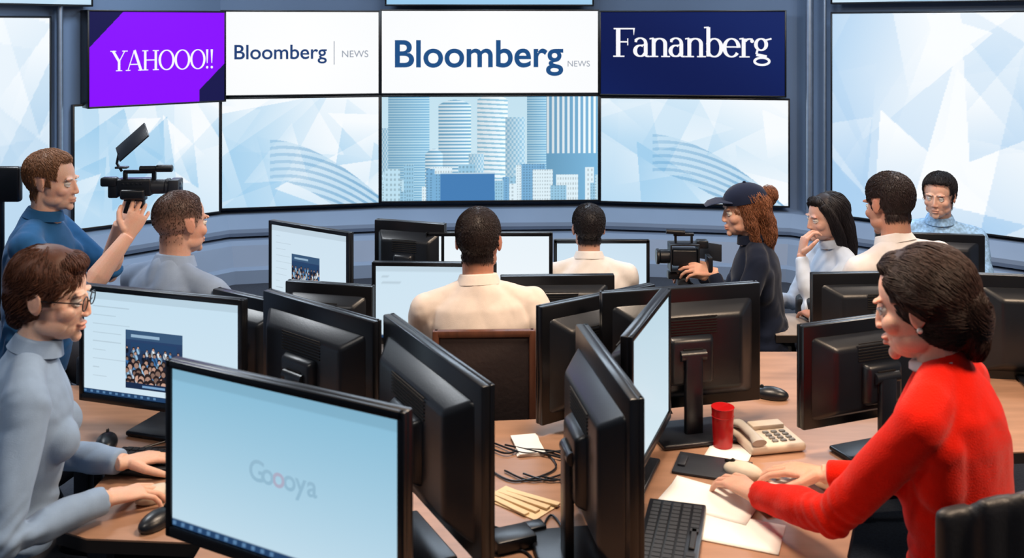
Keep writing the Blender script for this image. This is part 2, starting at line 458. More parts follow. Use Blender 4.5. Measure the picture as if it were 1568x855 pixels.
def serif_text(name, s, size, x, y, Mroot, rt, m, spacing=1., wscale=1.):
    bm = bmesh.new(); cx = 0; kk = 0
    for ch in s:
        adv, strokes = G[ch]
        for P, W in strokes:
            n = len(P); prev = None; kk += 1
            for i in range(n):
                a = P[max(0, i-1)]; c = P[min(n-1, i+1)]
                closed = n > 4 and abs(P[0][0]-P[-1][0]) < 1e-4 and abs(P[0][1]-P[-1][1]) < 1e-4
                if closed and i in (0, n-1): a = P[n-2]; c = P[1]
                tx, ty = c[0]-a[0], c[1]-a[1]; l = math.hypot(tx, ty) or 1; nx_, ny_ = -ty/l, tx/l
                w = W[i]/2; p = P[i]; zz = kk*2e-5
                v0 = bm.verts.new(((cx+p[0]+nx_*w)*size*wscale, (p[1]+ny_*w)*size, zz)); v1 = bm.verts.new(((cx+p[0]-nx_*w)*size*wscale, (p[1]-ny_*w)*size, zz))
                if prev: bm.faces.new((prev[0], prev[1], v1, v0))
                prev = (v0, v1)
        cx += adv*spacing
    bm.transform(Mroot @ Matrix.Translation((x-cx*size*wscale/2, y, .006)))
    me = bpy.data.meshes.new(name); bm.to_mesh(me); bm.free()
    return mobj(name, me, m, rt, smooth=False)
def sans_text(name, s, size, x, y, Mroot, rt, m, off=0., z=.006, space=1.):
    cu = bpy.data.curves.new(name, 'FONT'); cu.body = s; cu.size = size; cu.align_x = 'CENTER'; cu.offset = off; cu.space_character = space
    cu.materials.append(m)
    ob = bpy.data.objects.new(name, cu); sc.collection.objects.link(ob); ob.parent = rt
    ob.matrix_local = Mroot @ Matrix.Translation((x, y, z))
    return ob
E_white = emat('lettering_white', (250, 250, 255)); E_navy = emat('lettering_navy', (30, 62, 116)); E_navy2 = emat('lettering_blue', (28, 78, 132)); E_grey = emat('lettering_grey', (150, 158, 172))
rt, M, w, h = R1; serif_text('lettering', 'YAHOOO!!', .21, .03, -.09, M, rt, E_white, .90, .88)
rt, M, w, h = R2; sans_text('lettering', 'Bloomberg', .162, -.165, -.045, M, rt, E_navy, .0018)
sans_text('lettering_small', 'NEWS', .078, .42, -.035, M, rt, E_grey)
b = B(); b.box((.255, .0, .006), (.006, .19, .002)); b.bm.transform(M); b.obj('lettering_rule', E_grey, rt)
rt, M, w, h = R3; sans_text('lettering', 'Bloomberg', .31, -.10, -.12, M, rt, E_navy2, .005)
sans_text('lettering_small', 'NEWS', .068, .72, -.12, M, rt, E_grey)
rt, M, w, h = R4; serif_text('lettering', 'Fananberg', .335, -.01, -.03, M, rt, E_white, .83)

# ------------------------------------------------------------------ monitors
def monitor(pL, pR, ztop, h=.36, back=False, fn=None, deskz=.745, nx=50, ny=36, name='computer_monitor'):
    pL, pR = V(pL), V(pR); d = (pL-pR) if back else (pR-pL); w = d.length
    c = (pL+pR)/2; yaw = math.atan2(d.y, d.x)
    rt = root(name, (c.x, c.y, ztop-h/2), yaw)
    b = B(); T = .022
    b.box((0, T/2+.004, 0), (w, T, h), .005)
    bz = .016
    for sx in (-1, 1): b.box((sx*(w/2-bz/2), 0, 0), (bz, .012, h), .003)
    b.box((0, 0, h/2-bz/2), (w-.004, .012, bz), .003); b.box((0, 0, -h/2+.012), (w-.004, .012, .024), .003)
    b.obj('panel', M_bezel, rt)
    b = B(); b.box((0, .048, -.005), (w*.9, .05, h*.82), .012, 3, taper=.74); b.box((0, .082, -.02), (w*.3, .03, h*.42), .01, 2, taper=.85)
    b.obj('back_shell', M_plastic, rt)
    b = B()
    for k in range(7): b.box((0, .0745, h*.16+k*.008), (w*.34, .003, .003))
    b.box((w*.0, .0985, -.01), (.06, .002, .06), .0)
    b.obj('vents', M_vent, rt)
    zb = deskz-(ztop-h/2)
    b = B(); b.box((0, .1, (zb+h*.05)/2-.01), (.055, .022, h*.05-zb), .006); b.box((0, .085, zb+.009), (.24, .17, .014), .006, 3)
    b.cyl((-.04, .095, 0), (.04, .095, 0), .016)
    b.obj('stand', M_plastic, rt)
    Ms = Matrix(((1, 0, 0, 0), (0, 0, -1, -.0008), (0, 1, 0, .004), (0, 0, 0, 1)))
    if fn is None: fn = plain((6, 9, 14), (10, 16, 24))
    screen_grid('screen', w-.03, h-.042, nx, ny, fn, rt, Ms)
    return rt, Ms
lit = plain((215, 234, 246), (200, 222, 238))
r_, Ms = monitor((-.705, 2.0), (-.187, 1.723), 1.27, .36, fn=page(False, (136, 188, 215), 3, lines=0), nx=120, ny=80)
E_l1 = emat('logo_grey', (148, 186, 208)); E_l2 = emat('logo_red', (172, 174, 196))
for i, (ch, mm) in enumerate(zip('Goooya', (E_l1, E_l1, E_l2, E_l1, E_l1, E_l1))):
    sans_text('logo_letter', ch, .058, -.05+i*.027, -.02, Ms, r_, mm, 0.001, .0012)
monitor((-1.289, 2.92), (-.755, 2.75), 1.18, .345, fn=page(True, (198, 224, 240), 4), nx=420, ny=280)
monitor((-.715, 2.89), (-.347, 2.58), 1.175, .36, back=True)
monitor((-.314, 2.56), (-.04, 2.045), 1.2, .38, back=True)
monitor((.073, 2.89), (.445, 3.15), 1.125, .35, back=True)
monitor((.185, 2.47), (.262, 1.97), 1.2, .42, back=True)
monitor((.285, 2.36), (.45, 2.80), 1.2, .37, fn=plain((216, 234, 242), (188, 214, 228)))
monitor((.26, 2.90), (.755, 3.02), 1.165, .36, back=True)
monitor((.80, 2.74), (1.22, 2.90), 1.115, .29, back=True)
monitor((1.06, 3.48), (1.6, 3.52), 1.075, .33, back=True)
monitor((1.58, 3.38), (2.1, 3.3), 1.1, .36, back=True)
monitor((1.78, 4.8), (2.275, 4.72), .945, .3, back=True, deskz=.62)
monitor((-1.039, 4.19), (-.652, 3.93), 1.12, .36, fn=page(True, (206, 226, 240), 7), nx=240, ny=160, deskz=.68)
monitor((-.58, 4.2), (-.275, 4.1), 1.125, .34, back=True, deskz=.68)
monitor((-.547, 3.82), (-.06, 3.8), 1.03, .32, fn=page(False, (206, 228, 242), 9, lines=5), deskz=.66)
monitor((-.045, 3.78), (.395, 3.8), .99, .29, back=True, deskz=.66)
monitor((-.36, 4.08), (.17, 4.08), 1.09, .32, fn=plain((242, 248, 252), (232, 243, 250)), deskz=.66)
monitor((.196, 4.6), (.647, 4.6), .945, .3, fn=lit, deskz=.62)
monitor((-.99, 3.3), (-.72, 3.12), 1.07, .31, back=True)
monitor((-.80, 3.5), (-.48, 3.42), 1.045, .3, back=True, deskz=.68)

# ------------------------------------------------------------------ desks
def desk(name, poly, z, m, legs=()):
    rt = root(name, (sum(p[0] for p in poly)/len(poly), sum(p[1] for p in poly)/len(poly), 0))
    for nm, z0, z1, mm in (('top', z-.004, z, m), ('edge_band', z-.034, z-.004, M_deskedge)):
        bm = bmesh.new(); a = [bm.verts.new((x, y, z1)) for x, y in poly]; c = [bm.verts.new((x, y, z0)) for x, y in poly]
        bm.faces.new(a); bm.faces.new(list(reversed(c))); n = len(poly)
        for i in range(n): bm.faces.new((a[i], c[i], c[(i+1) % n], a[(i+1) % n]))
        bmesh.ops.recalc_face_normals(bm, faces=bm.faces)
        bmesh.ops.triangulate(bm, faces=[f for f in bm.faces if len(f.verts) > 4])
        me = bpy.data.meshes.new(nm); bm.to_mesh(me); bm.free(); mobj(nm, me, mm, rt, world=True, smooth=False)
    b = B()
    for x, y in legs:
        b.box((x, y, (z-.034)/2), (.05, .05, z-.034), .006)
    if legs: b.obj('legs', M_plastic2, rt, world=True)
    return rt
desk('office_desk', [(-.72, 1.5), (.72, 1.5), (.76, 2.22), (.85, 2.42), (1.13, 2.74), (2.3, 2.85), (2.3, 3.62), (.5, 3.62), (.5, 3.04), (-.42, 2.95), (-.42, 3.0), (-.6, 3.28), (-1.5, 3.28), (-1.5, 2.84), (-1.14, 2.72), (-1.09, 2.62), (-1.09, 2.34), (-1.0, 2.30), (-.72, 2.28)],
     .745, M_desk, [(-.65, 1.6), (.65, 1.6), (-1.0, 2.38), (-1.4, 3.2), (-.65, 3.2), (2.2, 2.95), (2.2, 3.5), (.6, 3.5), (.7, 2.3)])
desk('office_desk', [(-.62, 3.66), (.55, 3.66), (.55, 4.14), (-.3, 4.14), (-.62, 4.0)], .66, M_desk2, [(-.56, 3.75), (.5, 3.75), (.5, 4.05), (-.2, 4.1)])
desk('office_desk', [(-1.3, 3.9), (-.68, 3.9), (-.68, 4.04), (-.2, 4.18), (-.2, 4.5), (-1.3, 4.5)], .68, M_desk2, [(-1.2, 4.0), (-1.2, 4.4), (-.3, 4.4)])
desk('office_desk', [(-.95, 3.36), (-.45, 3.36), (-.45, 3.6), (-.95, 3.6)], .68, M_desk2, [(-.9, 3.4), (-.5, 3.4), (-.5, 3.55)])
desk('office_desk', [(-.1, 4.5), (.75, 4.5), (.75, 4.95), (-.1, 4.95)], .62, M_desk2, [(0, 4.55), (.7, 4.55), (.7, 4.9), (0, 4.9)])
desk('office_desk', [(1.12, 4.15), (1.42, 4.15), (1.42, 4.36), (2.6, 4.36), (2.6, 4.98), (1.68, 4.98), (1.68, 4.46), (1.12, 4.46)], .64, M_desk2, [(1.17, 4.2), (2.5, 4.45), (2.5, 4.9), (1.75, 4.9)])

# ------------------------------------------------------------------ chairs
def office_chair(P, yaw, seat_z, back_h=.3, m=M_leather, name='office_chair', off=.21, gap=.1):
    rt = root(name, (P[0], P[1], 0), yaw-math.pi/2)
    b = B(); b.box((0, .04, seat_z-.035), (.46, .46, .07), .03, 4); b.obj('seat', m, rt)
    if back_h:
        b = B(); n = 7; rows = []
        for k in range(n):
            x = -.2+.4*k/(n-1); y = -off-.03+.06*(abs(x)/.2)**2
            rows.append((x, y))
        for (x, y) in rows: b.box((x, y, seat_z+gap+back_h/2), (.085, .035, back_h*(1-.12*(abs(x)/.2)**3)), .014, 3)
        me = remesh(b, .012, 4); mobj('backrest', me, m, rt, angle=180)
    b = B(); b.box((0, -off-.045, seat_z+.03), (.06, .02, .3), .006); b.box((0, -off/2-.02, seat_z-.08), (.06, off+.06, .02), .006)
    b.cyl((0, 0, .1), (0, 0, seat_z-.06), .026)
    for k in range(5):
        a = k*math.tau/5+.3
        b.loft([(0, 0, .12), (.27*math.cos(a), .27*math.sin(a), .075)], [.026, .016], seg=8)
        b.sph((.27*math.cos(a), .27*math.sin(a), .03), (.03, .03, .03), u=12, v=8)
    b.obj('frame', M_plastic2, rt)
    return rt
def wood_chair(P, yaw, seat_z, top):
    rt = root('wooden_chair', (P[0], P[1], 0), yaw-math.pi/2)
    b = B(); b.box((0, .02, seat_z-.03), (.40, .42, .045), .012)
    for sx in (-1, 1):
        b.box((sx*.155, .19, (seat_z-.05)/2), (.035, .04, seat_z-.05), .006)
        b.box((sx*.155, -.215, top/2), (.022, .03, top), .006)
        b.box((sx*.155, -.01, .2), (.022, .38, .03), .004)
    b.box((0, -.215, top-.012), (.332, .028, .024), .008); b.box((0, -.215, seat_z+.06), (.30, .025, .05), .008)
    b.obj('frame', M_wood, rt)
    b = B(); b.box((0, -.212, (top+seat_z+.05)/2), (.295, .018, top-seat_z-.08), .006); b.obj('back_panel', mat('chair_upholstery', (40, 28, 28), .7, bump=.3), rt)
    return rt

# ------------------------------------------------------------------ people
def sstep(x, a, b):
    t = np.clip((x-a)/(b-a), 0, 1); return t*t*(3-2*t)

def ik(S, W, a, b_, pole):
    d = W-S; L_ = d.length
    if L_ > (a+b_)*.985: W = S+d*((a+b_)*.985/L_); d = W-S; L_ = d.length
    x = (a*a-b_*b_+L_*L_)/(2*L_); hh = math.sqrt(max(0, a*a-x*x)); dn = d.normalized()
    p = pole-dn*pole.dot(dn)
    if p.length < 1e-4: p = dn.orthogonal()
    return S+dn*x+p.normalized()*hh, W

def hand_geo(b, W, d, n, right, s, curl):
    d = V(d).normalized(); n = V(n); n = (n-d*n.dot(d)).normalized(); t = d.cross(n)*(1 if right else -1)
    b.loft([W-d*.02*s, W+d*.012*s, W+d*.045*s, W+d*.075*s, W+d*.092*s], [(.025*s, .019*s), (.029*s, .017*s), (.037*s, .0155*s), (.040*s, .0135*s), (.037*s, .010*s)], side=t, seg=18)
    bp = (.086, .091, .087, .078); tp = (.0315, .0105, -.0105, -.0305); sp = (.13, .03, -.06, -.17)
    ln = ((.044, .026, .021), (.048, .03, .022), (.044, .027, .021), (.034, .021, .018))
    for i in range(4):
        p = W+d*(bp[i]*s)+t*(tp[i]*s); d0 = (d+t*sp[i]).normalized()
        pts = [p-d0*.02*s, p]; th = 0; c = curl*(1+.12*i)
        for j, k in enumerate((.55, .8, .55)):
            th += c*k; pts.append(pts[-1]+(d0*math.cos(th)+n*math.sin(th))*ln[i][j]*s)
        f = (1, 1.02, .98, .86)[i]
        b.loft(pts, [.0095*s*f, .0098*s*f, .0086*s*f, .0082*s*f, .0066*s*f], seg=10, balls=True)
    p = W+d*.018*s+t*.022*s
    q = [p]; q.append(p+(d*.62+t*.72+n*.25).normalized()*.042*s); q.append(q[-1]+(d*.85+t*.42+n*.3).normalized()*.034*s); q.append(q[-1]+(d*.95+t*.1+n*(.25+curl*.4)).normalized()*.026*s)
    b.loft(q, [.017*s, .0128*s, .0108*s, .0085*s], seg=10, balls=True)

def strands(co, polys, weight, comb, n, length, rad, lift=.002, curl=0., seed=1, K=6):
    rs = np.random.RandomState(seed)
    bvh = BVHTree.FromPolygons([V(c) for c in co], polys)
    w = np.clip(weight, 0, None); w = w/w.sum()
    ids = rs.choice(len(co), n, p=w)
    P = []
    for i in ids:
        p = V(co[i]); path = []; ln = length*(.6+.7*rs.rand()); off = V(rs.rand(3)*2-1)*.12; ph = rs.rand()*6.28
        lf = lift*(.3+1.2*rs.rand())
        loc, nr, _, _ = bvh.find_nearest(p); d_prev = None
        for k in range(K):
            path.append(loc+nr*(lf*math.sin(math.pi*(k+.6)/(K+.4))+(-.0008 if k == 0 else 0)))
            d = V(comb(loc))+off
            if curl: d += V((math.sin(ph+k*1.9), math.cos(ph*1.7+k*1.6), math.sin(ph*.7+k*1.3)))*curl
            d = d-nr*d.dot(nr)
            if d.length < 1e-5: d = d_prev or nr.orthogonal()
            d.normalize(); d_prev = d
            q = loc+d*(ln/K)
            l2, n2, _, _ = bvh.find_nearest(q)
            if (l2-q).length > .02: l2 = q; n2 = nr
            loc, nr = l2, n2
        P.append(path)
    A = np.array([[tuple(q) for q in path] for path in P])
    tg = np.gradient(A, axis=1); tg /= (np.linalg.norm(tg, axis=2)[..., None]+1e-9)
    up = A-np.array((0, -.02, .02)); s1 = np.cross(tg, up); s1 /= (np.linalg.norm(s1, axis=2)[..., None]+1e-9); s2 = np.cross(tg, s1)
    r = rad*np.array([.7, 1, 1, .9, .7, .25][:K])[None, :, None]*(.7+.6*rs.rand(n))[:, None, None]
    rings = [A+(s1*math.cos(a)+s2*math.sin(a))*r for a in (0, 2.094, 4.189)]
    Q = np.stack(rings, 2).reshape(-1, 3)
    base = (np.arange(n)*K*3)[:, None, None]+(np.arange(K-1)*3)[None, :, None]
    F = []
    for j in range(3):
        j2 = (j+1) % 3
        F.append(np.stack([base[..., 0]+j, base[..., 0]+j2, base[..., 0]+3+j2, base[..., 0]+3+j], -1).reshape(-1, 4))
    return fastmesh('strands', Q, np.concatenate(F))

def head_mesh(s, skin, hair, fem, Mh, neck_w, vox):
    b = B(); f = .93 if fem else 1.
    b.sph((0, -.016, .036), (.075, .096, .084), u=32, v=20)
    b.sph((0, .024, -.02), (.063*f, .062, .080), u=24, v=16)
    b.sph((0, .036, -.064), (.045*f, .047, .040*f))
    b.sph((0, .075, -.090), (.018*f, .013, .015)); b.sph((0, -.0, -.055), (.054*f, .055, .04))
    for sx in (-1, 1):
        b.sph((sx*.040, .052, -.022), (.023, .025, .022)); b.sph((sx*.044*f, .02, -.058), (.018, .04, .024))
        b.sph((sx*.028, .0775, .025), (.025, .010, .008 if not fem else .0060))
        b.sph((sx*.0095, .093, -.032), (.0075, .0085, .0060))
        R = Matrix.Rotation(math.radians(12), 4, 'X') @ Matrix.Rotation(math.radians(-12*sx), 4, 'Z')
        b.sph((sx*.0745, -.012, .0), (.0065, .016, .0275), rot=R)
        b.torus((sx*.0770, -.014, .004), (1, -.3*sx, 0), .0195, .0034, sx=.72, sy=1.15, seg=18)
    nf = .975 if fem else 1.
    b.loft([(0, .078, .018), (0, .086, .0), (0, .095*nf, -.02), (0, .099*nf, -.029)], [(.008, .01), (.0072, .010), (.0082, .010), (.0092, .008)], side=(1, 0, 0), seg=12)
    b.sph((0, .0985*nf, -.030), (.0095*nf, .0082, .0075*nf))
    b.sph((0, .0858, -.0555), (.0215, .0105, .0060)); b.sph((0, .0853, -.0665), (.0185, .0105, .0066))
    inv = Mh.inverted(); nl = inv @ neck_w
    r = .047 if fem else .056
    b.loft([V((0, -.02, -.03)), V((0, -.022, -.07)).lerp(nl, .25), V((0, -.03, -.09)).lerp(nl, .6), nl], [r, r*.97, r, r*1.12], seg=20)
    me = remesh(b, vox, 4)
    co = getco(me)
    for sx in (-1, 1):
        d2 = ((co[:, 0]-sx*.031)/.016)**2+((co[:, 2]-.003)/.011)**2
        co[:, 1] -= np.exp(-d2)*(co[:, 1] > .04)*.007
    g = np.exp(-((co[:, 0]/.021)**4)-((co[:, 2]+.061)/.0026)**2)*(co[:, 1] > .07); co[:, 1] -= g*.003
    x, y, z = co[:, 0], co[:, 1], co[:, 2]
    th = hair.get('th', .008); hl = hair.get('line', .078)
    ax = .35*np.clip(np.abs(x)-.04, 0, 1)
    top = sstep(z+.25*np.clip(.075-y, 0, 1)-.25*.075, hl-.012-ax, hl+.004-ax)
    side = sstep(-y, -.046, -.036)*sstep(z, .018, .028)
    sb = sstep(-y, -.026, -.018)*sstep(z, -.012, .0)
    nape = sstep(-y, .022, .034)*sstep(z, -.072+hair.get('nape', 0), -.05+hair.get('nape', 0))
    m = np.maximum(np.maximum(top, side), np.maximum(sb, nape))
    ear = (np.abs(x) > .0725) & (z < .034) & (z > -.04) & (y > -.04) & (y < .02)
    m = np.where(ear, 0, m)
    cc = np.array((0, -.012, .03)); dr = co-cc; dr /= np.linalg.norm(dr, axis=1)[:, None]
    nz = np.array([noise.noise(V((p[0]*45, p[1]*45, p[2]*20))) for p in co])
    nb = np.array([noise.noise(V((p[0]*22+9, p[1]*22, p[2]*22))) for p in co])
    topw = .55+.75*sstep(z, .02, .1)
    if hair.get('fade'): topw = .2+.9*sstep(z, .02, .1)
    co += dr*(m*th*topw*(1+.12*nz))[:, None]
    me.vertices.foreach_set('co', co.ravel()); me.update()
    sk = L(skin); hc = L(hair['col'])
    mm = m*1.
    if hair.get('fade'): mm = m*(.35+.6*sstep(z, -.02, .06))
    skc = sk[None, :]*(1+np.stack([.05*nb, -.10*np.clip(nb, 0, 1), -.14*np.clip(nb, 0, 1)], 1))
    col = skc*(1-mm[:, None])+hc[None, :]*mm[:, None]
    lip = np.exp(-((x/.021)**4)-((z+.061)/.0100)**4)*(y > .075)
    lc = sk*np.array((.80, .45, .45)) if fem else sk*np.array((.8, .6, .56))
    col = col*(1-lip[:, None]*.75)+lc*(lip[:, None]*.75)
    chk = np.exp(-(((np.abs(x)-.045)/.02)**2)-((z+.03)/.02)**2)*(y > .03)*.35
    er = np.exp(-((np.abs(x)-.078)/.008)**2)*ear*.4+np.exp(-((x/.014)**2)-((z+.03)/.012)**2)*(y > .085)*.35
    chk = np.clip(chk+er, 0, 1)
    col = col*(1-chk[:, None])+(sk*np.array((1.0, .70, .64)))*chk[:, None]
    if hair.get('stubble'):
        sbm = sstep(-z, .035, .06)*sstep(y, .0, .02)*(1-lip)*hair['stubble']
        col = col*(1-sbm[:, None])+hc*sbm[:, None]
    setcol(me, np.clip(col, 0, 1))
    polys = [tuple(p.vertices) for p in me.polygons]
    sm_ = None
    if hair.get('n', 1500):
        w = np.clip(m-.3, 0, 1)*(mm if hair.get('fade') else 1)*(.4+sstep(z, .0, .08))
        fw = hair.get('fwd', .3)
        def comb(p):
            return V((p.x*8, (p.y+.045)*8+fw*(.5 if p.z > .06 else -.5), -.35-max(0, .06-p.z)*8))
        sm_ = strands(co, polys, w, comb, hair.get('n', 1500), hair.get('len', .018), hair.get('rad', .0010), lift=th*.22+.0004, seed=7)
        sm_.transform(Mh)
    me.transform(Mh)
    return me, sm_

def hair_extra(style, Mh, m, rt, vox=.005, seed=0, n=5000, rad=.001):
    b = B(); amp = .003; fr = (50, 50, 14); curl = 0; ln = .06; lift = .003
    if style == 'updo':
        b.sph((0, -.030, .040), (.085, .093, .093), u=28, v=18); b.sph((0, -.045, -.015), (.072, .074, .07))
        b.sph((0, .026, .092), (.056, .043, .026))
        b.sph((.0, -.096, -.018), (.050, .038, .056)); b.loft([(0, -.092, -.04), (0, -.092, -.08), (0, -.082, -.11)], [(.045, .03), (.034, .022), (.012, .01)], side=(1, 0, 0))
        for sx in (-1, 1): b.loft([(sx*.052, .045, .075), (sx*.076, .008, .035), (sx*.074, -.04, .010)], [(.018, .012), (.018, .014), (.022, .02)])
        tgt = V((0, -.11, -.02))
        def comb(p):
            d = tgt-p
            return (d.x*8, d.y*8, d.z*8) if d.length > .05 else (p.z*20, .3, -p.x*20)
    elif style == 'full':
        b.sph((0, -.020, .047), (.080, .093, .082), u=28, v=18); b.sph((0, .038, .092), (.055, .038, .025)); b.sph((0, -.045, -.002), (.070, .062, .062))
        b.sph((0, -.060, -.042), (.046, .034, .038))
        for sx in (-1, 1): b.loft([(sx*.058, .050, .078), (sx*.073, .028, .035), (sx*.0725, .016, .010)], [(.014, .01), (.012, .009), (.006, .005)])
        curl = .15; ln = .045; lift = .004
        def comb(p): return (p.x*7, (p.y+.01)*7-(.9 if p.z < .06 else 0), -.5-max(0, .07-p.z)*9)
    elif style == 'long':
        b.sph((0, -.034, .04), (.086, .094, .090), u=28, v=18); b.sph((0, .038, .092), (.055, .04, .026))
        b.loft([(0, -.06, .04), (0, -.085, -.05), (0, -.095, -.14), (0, -.10, -.21)], [(.084, .05), (.086, .048), (.082, .04), (.06, .02)], side=(1, 0, 0), seg=24)
        for sx in (-1, 1): b.loft([(sx*.055, .045, .08), (sx*.077, .012, .03), (sx*.080, -.015, -.06), (sx*.076, -.04, -.15)], [(.02, .012), (.022, .014), (.028, .018), (.02, .012)])
        ln = .09
        def comb(p): return (p.x*5, p.y*4-.2, -.4-max(0, .1-p.z)*12)
    elif style == 'curly':
        amp = .010; fr = (34, 34, 22); curl = .6; lift = .009; ln = .07
        b.sph((0, -.03, .03), (.080, .084, .080)); b.sph((0, -.116, .065), (.032, .034, .036))
        b.loft([(0, -.06, .03), (.01, -.08, -.05), (0, -.09, -.12), (0, -.085, -.18)], [(.070, .044), (.068, .044), (.056, .034), (.026, .018)], side=(1, 0, 0), seg=24)
        for sx in (-1, 1): b.loft([(sx*.071, .006, .03), (sx*.074, -.010, -.05), (sx*.068, -.03, -.13)], [(.016, .010), (.020, .016), (.012, .010)])
        def comb(p): return (p.x*2, -.2, -1)
    me = remesh(b, vox, 4)
    me.update()
    co = getco(me); nr = np.array([tuple(v.normal) for v in me.vertices])
    nz = np.array([noise.noise(V((p[0]*fr[0]+seed, p[1]*fr[1], p[2]*fr[2]))) for p in co])
    co += nr*(nz*amp)[:, None]
    me.vertices.foreach_set('co', co.ravel()); me.update()
    polys = [tuple(p.vertices) for p in me.polygons]
    sm_ = strands(co, polys, np.ones(len(co)), comb, n, ln, rad, lift=lift, curl=curl, seed=3)
    me.transform(Mh); sm_.transform(Mh)
    mobj('hair', me, m, rt, world=True, angle=180); mobj('hair_strands', sm_, m, rt, world=True, angle=180)

def person(name, H, yaw, s=1., lean=6, side=0, hyaw=None, hpitch=0, hroll=0, hands=None, sleeve='long', shirt=None, skin=(205, 160, 135),
           hair=None, fem=False, seated=True, vox=.008, hv=.0042, handv=.003, deskz=.745, chair='low', collar=None, wr=1.25, extra=None, extram=None, pole={}, nk=None, hn=3000, hrad=.0014, cyaw=None, coff=(0, 0), ck=1.):
    H = V(H); ya = math.radians(yaw); F = V((math.cos(ya), math.sin(ya), 0)); R = V((math.sin(ya), -math.cos(ya), 0))
    le, sd = math.radians(lean), math.radians(side)
    u = (Z+F*math.tan(le)+R*math.tan(sd)).normalized()
    if nk is None: nk = .138 if fem else .145
    N = H-(Z*nk+F*.03)*s
    P = N-u*.50*s
    rt = root(name, (P.x, P.y, 0))
    bw = .86 if fem else 1.
    Ft = (F-u*F.dot(u)).normalized(); Rt = Ft.cross(u)
    def T(t, o=0, x=0): return P+u*t*s+Ft*o*s+Rt*x*s
    b = B()
    if fem: stn = [(-.10, .15, .12, 0), (-.03, .165, .13, 0), (.08, .14, .115, 0), (.18, .125, .10, 0), (.28, .135, .11, .005), (.37, .15, .11, -.004), (.42, .145, .098, -.012), (.46, .115, .08, -.012), (.49, .075, .065, -.012), (.51, .055, .055, -.01), (.525, .048, .05, -.005)]
    else: stn = [(-.10, .15, .12, 0), (-.03, .172, .135, 0), (.08, .168, .13, 0), (.2, .168, .124, 0), (.32, .180, .130, -.006), (.39, .184, .125, -.012), (.44, .165, .105, -.016), (.475, .12, .085, -.014), (.50, .08, .075, -.012), (.52, .062, .066, -.005)]
    b.loft([T(t, o) for t, w, d, o in stn], [(w*s, d*s) for t, w, d, o in stn], side=Rt, seg=32)
    sw = .155 if fem else .182; sr = .052 if fem else .062
    if fem:
        for x in (-1, 1): b.sph(T(.31, .08, x*.065), .056*s)
    else:
        for x in (-1, 1): b.sph(T(.34, .06, x*.08), (.075*s, .075*s, .075*s))
    for x in (-1, 1):
        b.loft([T(.485, -.012, x*.05), T(.46, -.012, x*.11), T(.43, -.005, x*sw)], [.042*s, .048*s, sr*s], seg=14, balls=True)
        b.loft([T(.44, -.02, x*.06), T(.38, -.018, x*sw*.8), T(.30, -.01, x*sw*.72)], [.05*s, .055*s, .05*s], seg=14, balls=True)
    arms = {}
    la, lf = .285*s, .255*s
    for x, k in ((-1, 'L'), (1, 'R')):
        S = T(.425, -.002, x*sw)
        hd = (hands or {}).get(k)
        if hd is None:
            wpt = P+F*.44*s+R*x*.13; wpt.z = deskz+.036; hd = (wpt, F*1+R*(-x*.35), -Z, .5)
        W = V(hd[0]); pl = V(pole.get(k, (R*x*.55-Z*1.-F*.2)))
        E, W = ik(S, W, la, lf, pl)
        arms[k] = (S, E, W, hd, x)
        q = bw if fem else 1.
        if sleeve == 'long':
            e2 = E.lerp(W, .95)
            b.loft([S, S.lerp(E, .5), E, E.lerp(W, .35), E.lerp(W, .8), e2], [sr*1.0*s, .055*q*s, .047*q*s, .047*q*s, .039*q*s, .038*q*s], seg=18)
            b.sph(E, .0465*q*s)
        elif sleeve == 'elbow':
            e2 = E.lerp(W, .12)
            b.loft([S, S.lerp(E, .5), E, e2], [sr*1.0*s, .057*q*s, .052*q*s, .052*q*s], seg=18)
        else:
            e2 = S.lerp(E, .78)
            b.loft([S, S.lerp(E, .4), e2], [sr*1.02*s, .063*q*s, .062*q*s], seg=18)
        b.sph(S, sr*s)
    me = remesh(b, vox, 9)
    me.update(); off = V((random.random()*50, random.random()*50, 0))
    co = getco(me); nr = np.array([tuple(v.normal) for v in me.vertices]); disp = np.zeros(len(co))
    el = [(a[1], (a[2]-a[0]).normalized()) for a in arms.values()]
    for i, c in enumerate(co):
        p0 = V(c); p = p0+off
        q_ = p+noise.noise_vector(p*4)*.10
        n1 = noise.noise(V((q_.x*7+q_.z*3, q_.y*7, q_.z*4.0))); n2 = noise.noise(V((q_.x*15-q_.z*9, q_.y*15+q_.z*5, q_.z*9)))
        r1 = math.sqrt(n1*n1+.005); r2 = math.sqrt(n2*n2+.006)
        n5 = noise.noise(p*5)
        dd = .0105*(r1-.2)+.0055*(r2-.2)*(.4+1.2*max(0, n5+.3))
        for E_, ax_ in el:      # bunching at the elbows
            dv = p0-E_; dl = dv.length
            if dl < .14: dd += .0026*math.sin(dv.dot(ax_)*240+7*n5+6*n1)*math.exp(-(dl/.065)**2)
        hh_ = (p0-P).dot(u)/s    # waist gathers
        if -.08 < hh_ < .26: dd += .0030*math.sin(hh_*120+9*n1+5*n5)*math.exp(-((hh_-.09)/.08)**2)
        disp[i] = dd
    co += nr*(disp*wr*s)[:, None]; me.vertices.foreach_set('co', co.ravel()); me.update()
    mobj('shirt', me, shirt, rt, world=True, angle=180)
    # collar
    b = B(); cr = (.055*s if fem else .064*s)
    c0 = T(.505, -.006)
    up = (u+Ft*.12).normalized()
    b.loft([c0, c0+up*.036*ck*s, c0+up*.040*ck*s, c0+up*.034*ck*s, c0+up*.004*s], [cr*1.03, cr*.97, cr*1.0, cr*1.05, cr*(1+.25*ck)], side=Rt, seg=32, cap=False)
    b.obj('collar', collar or shirt, rt, world=True, angle=180)
    # trousers
    b = B()
    b.loft([T(.06), T(0), T(-.09)], [(.16*s*bw, .122*s), (.17*s*bw, .13*s), (.15*s*bw, .12*s)], side=Rt, seg=24)
    feet = []
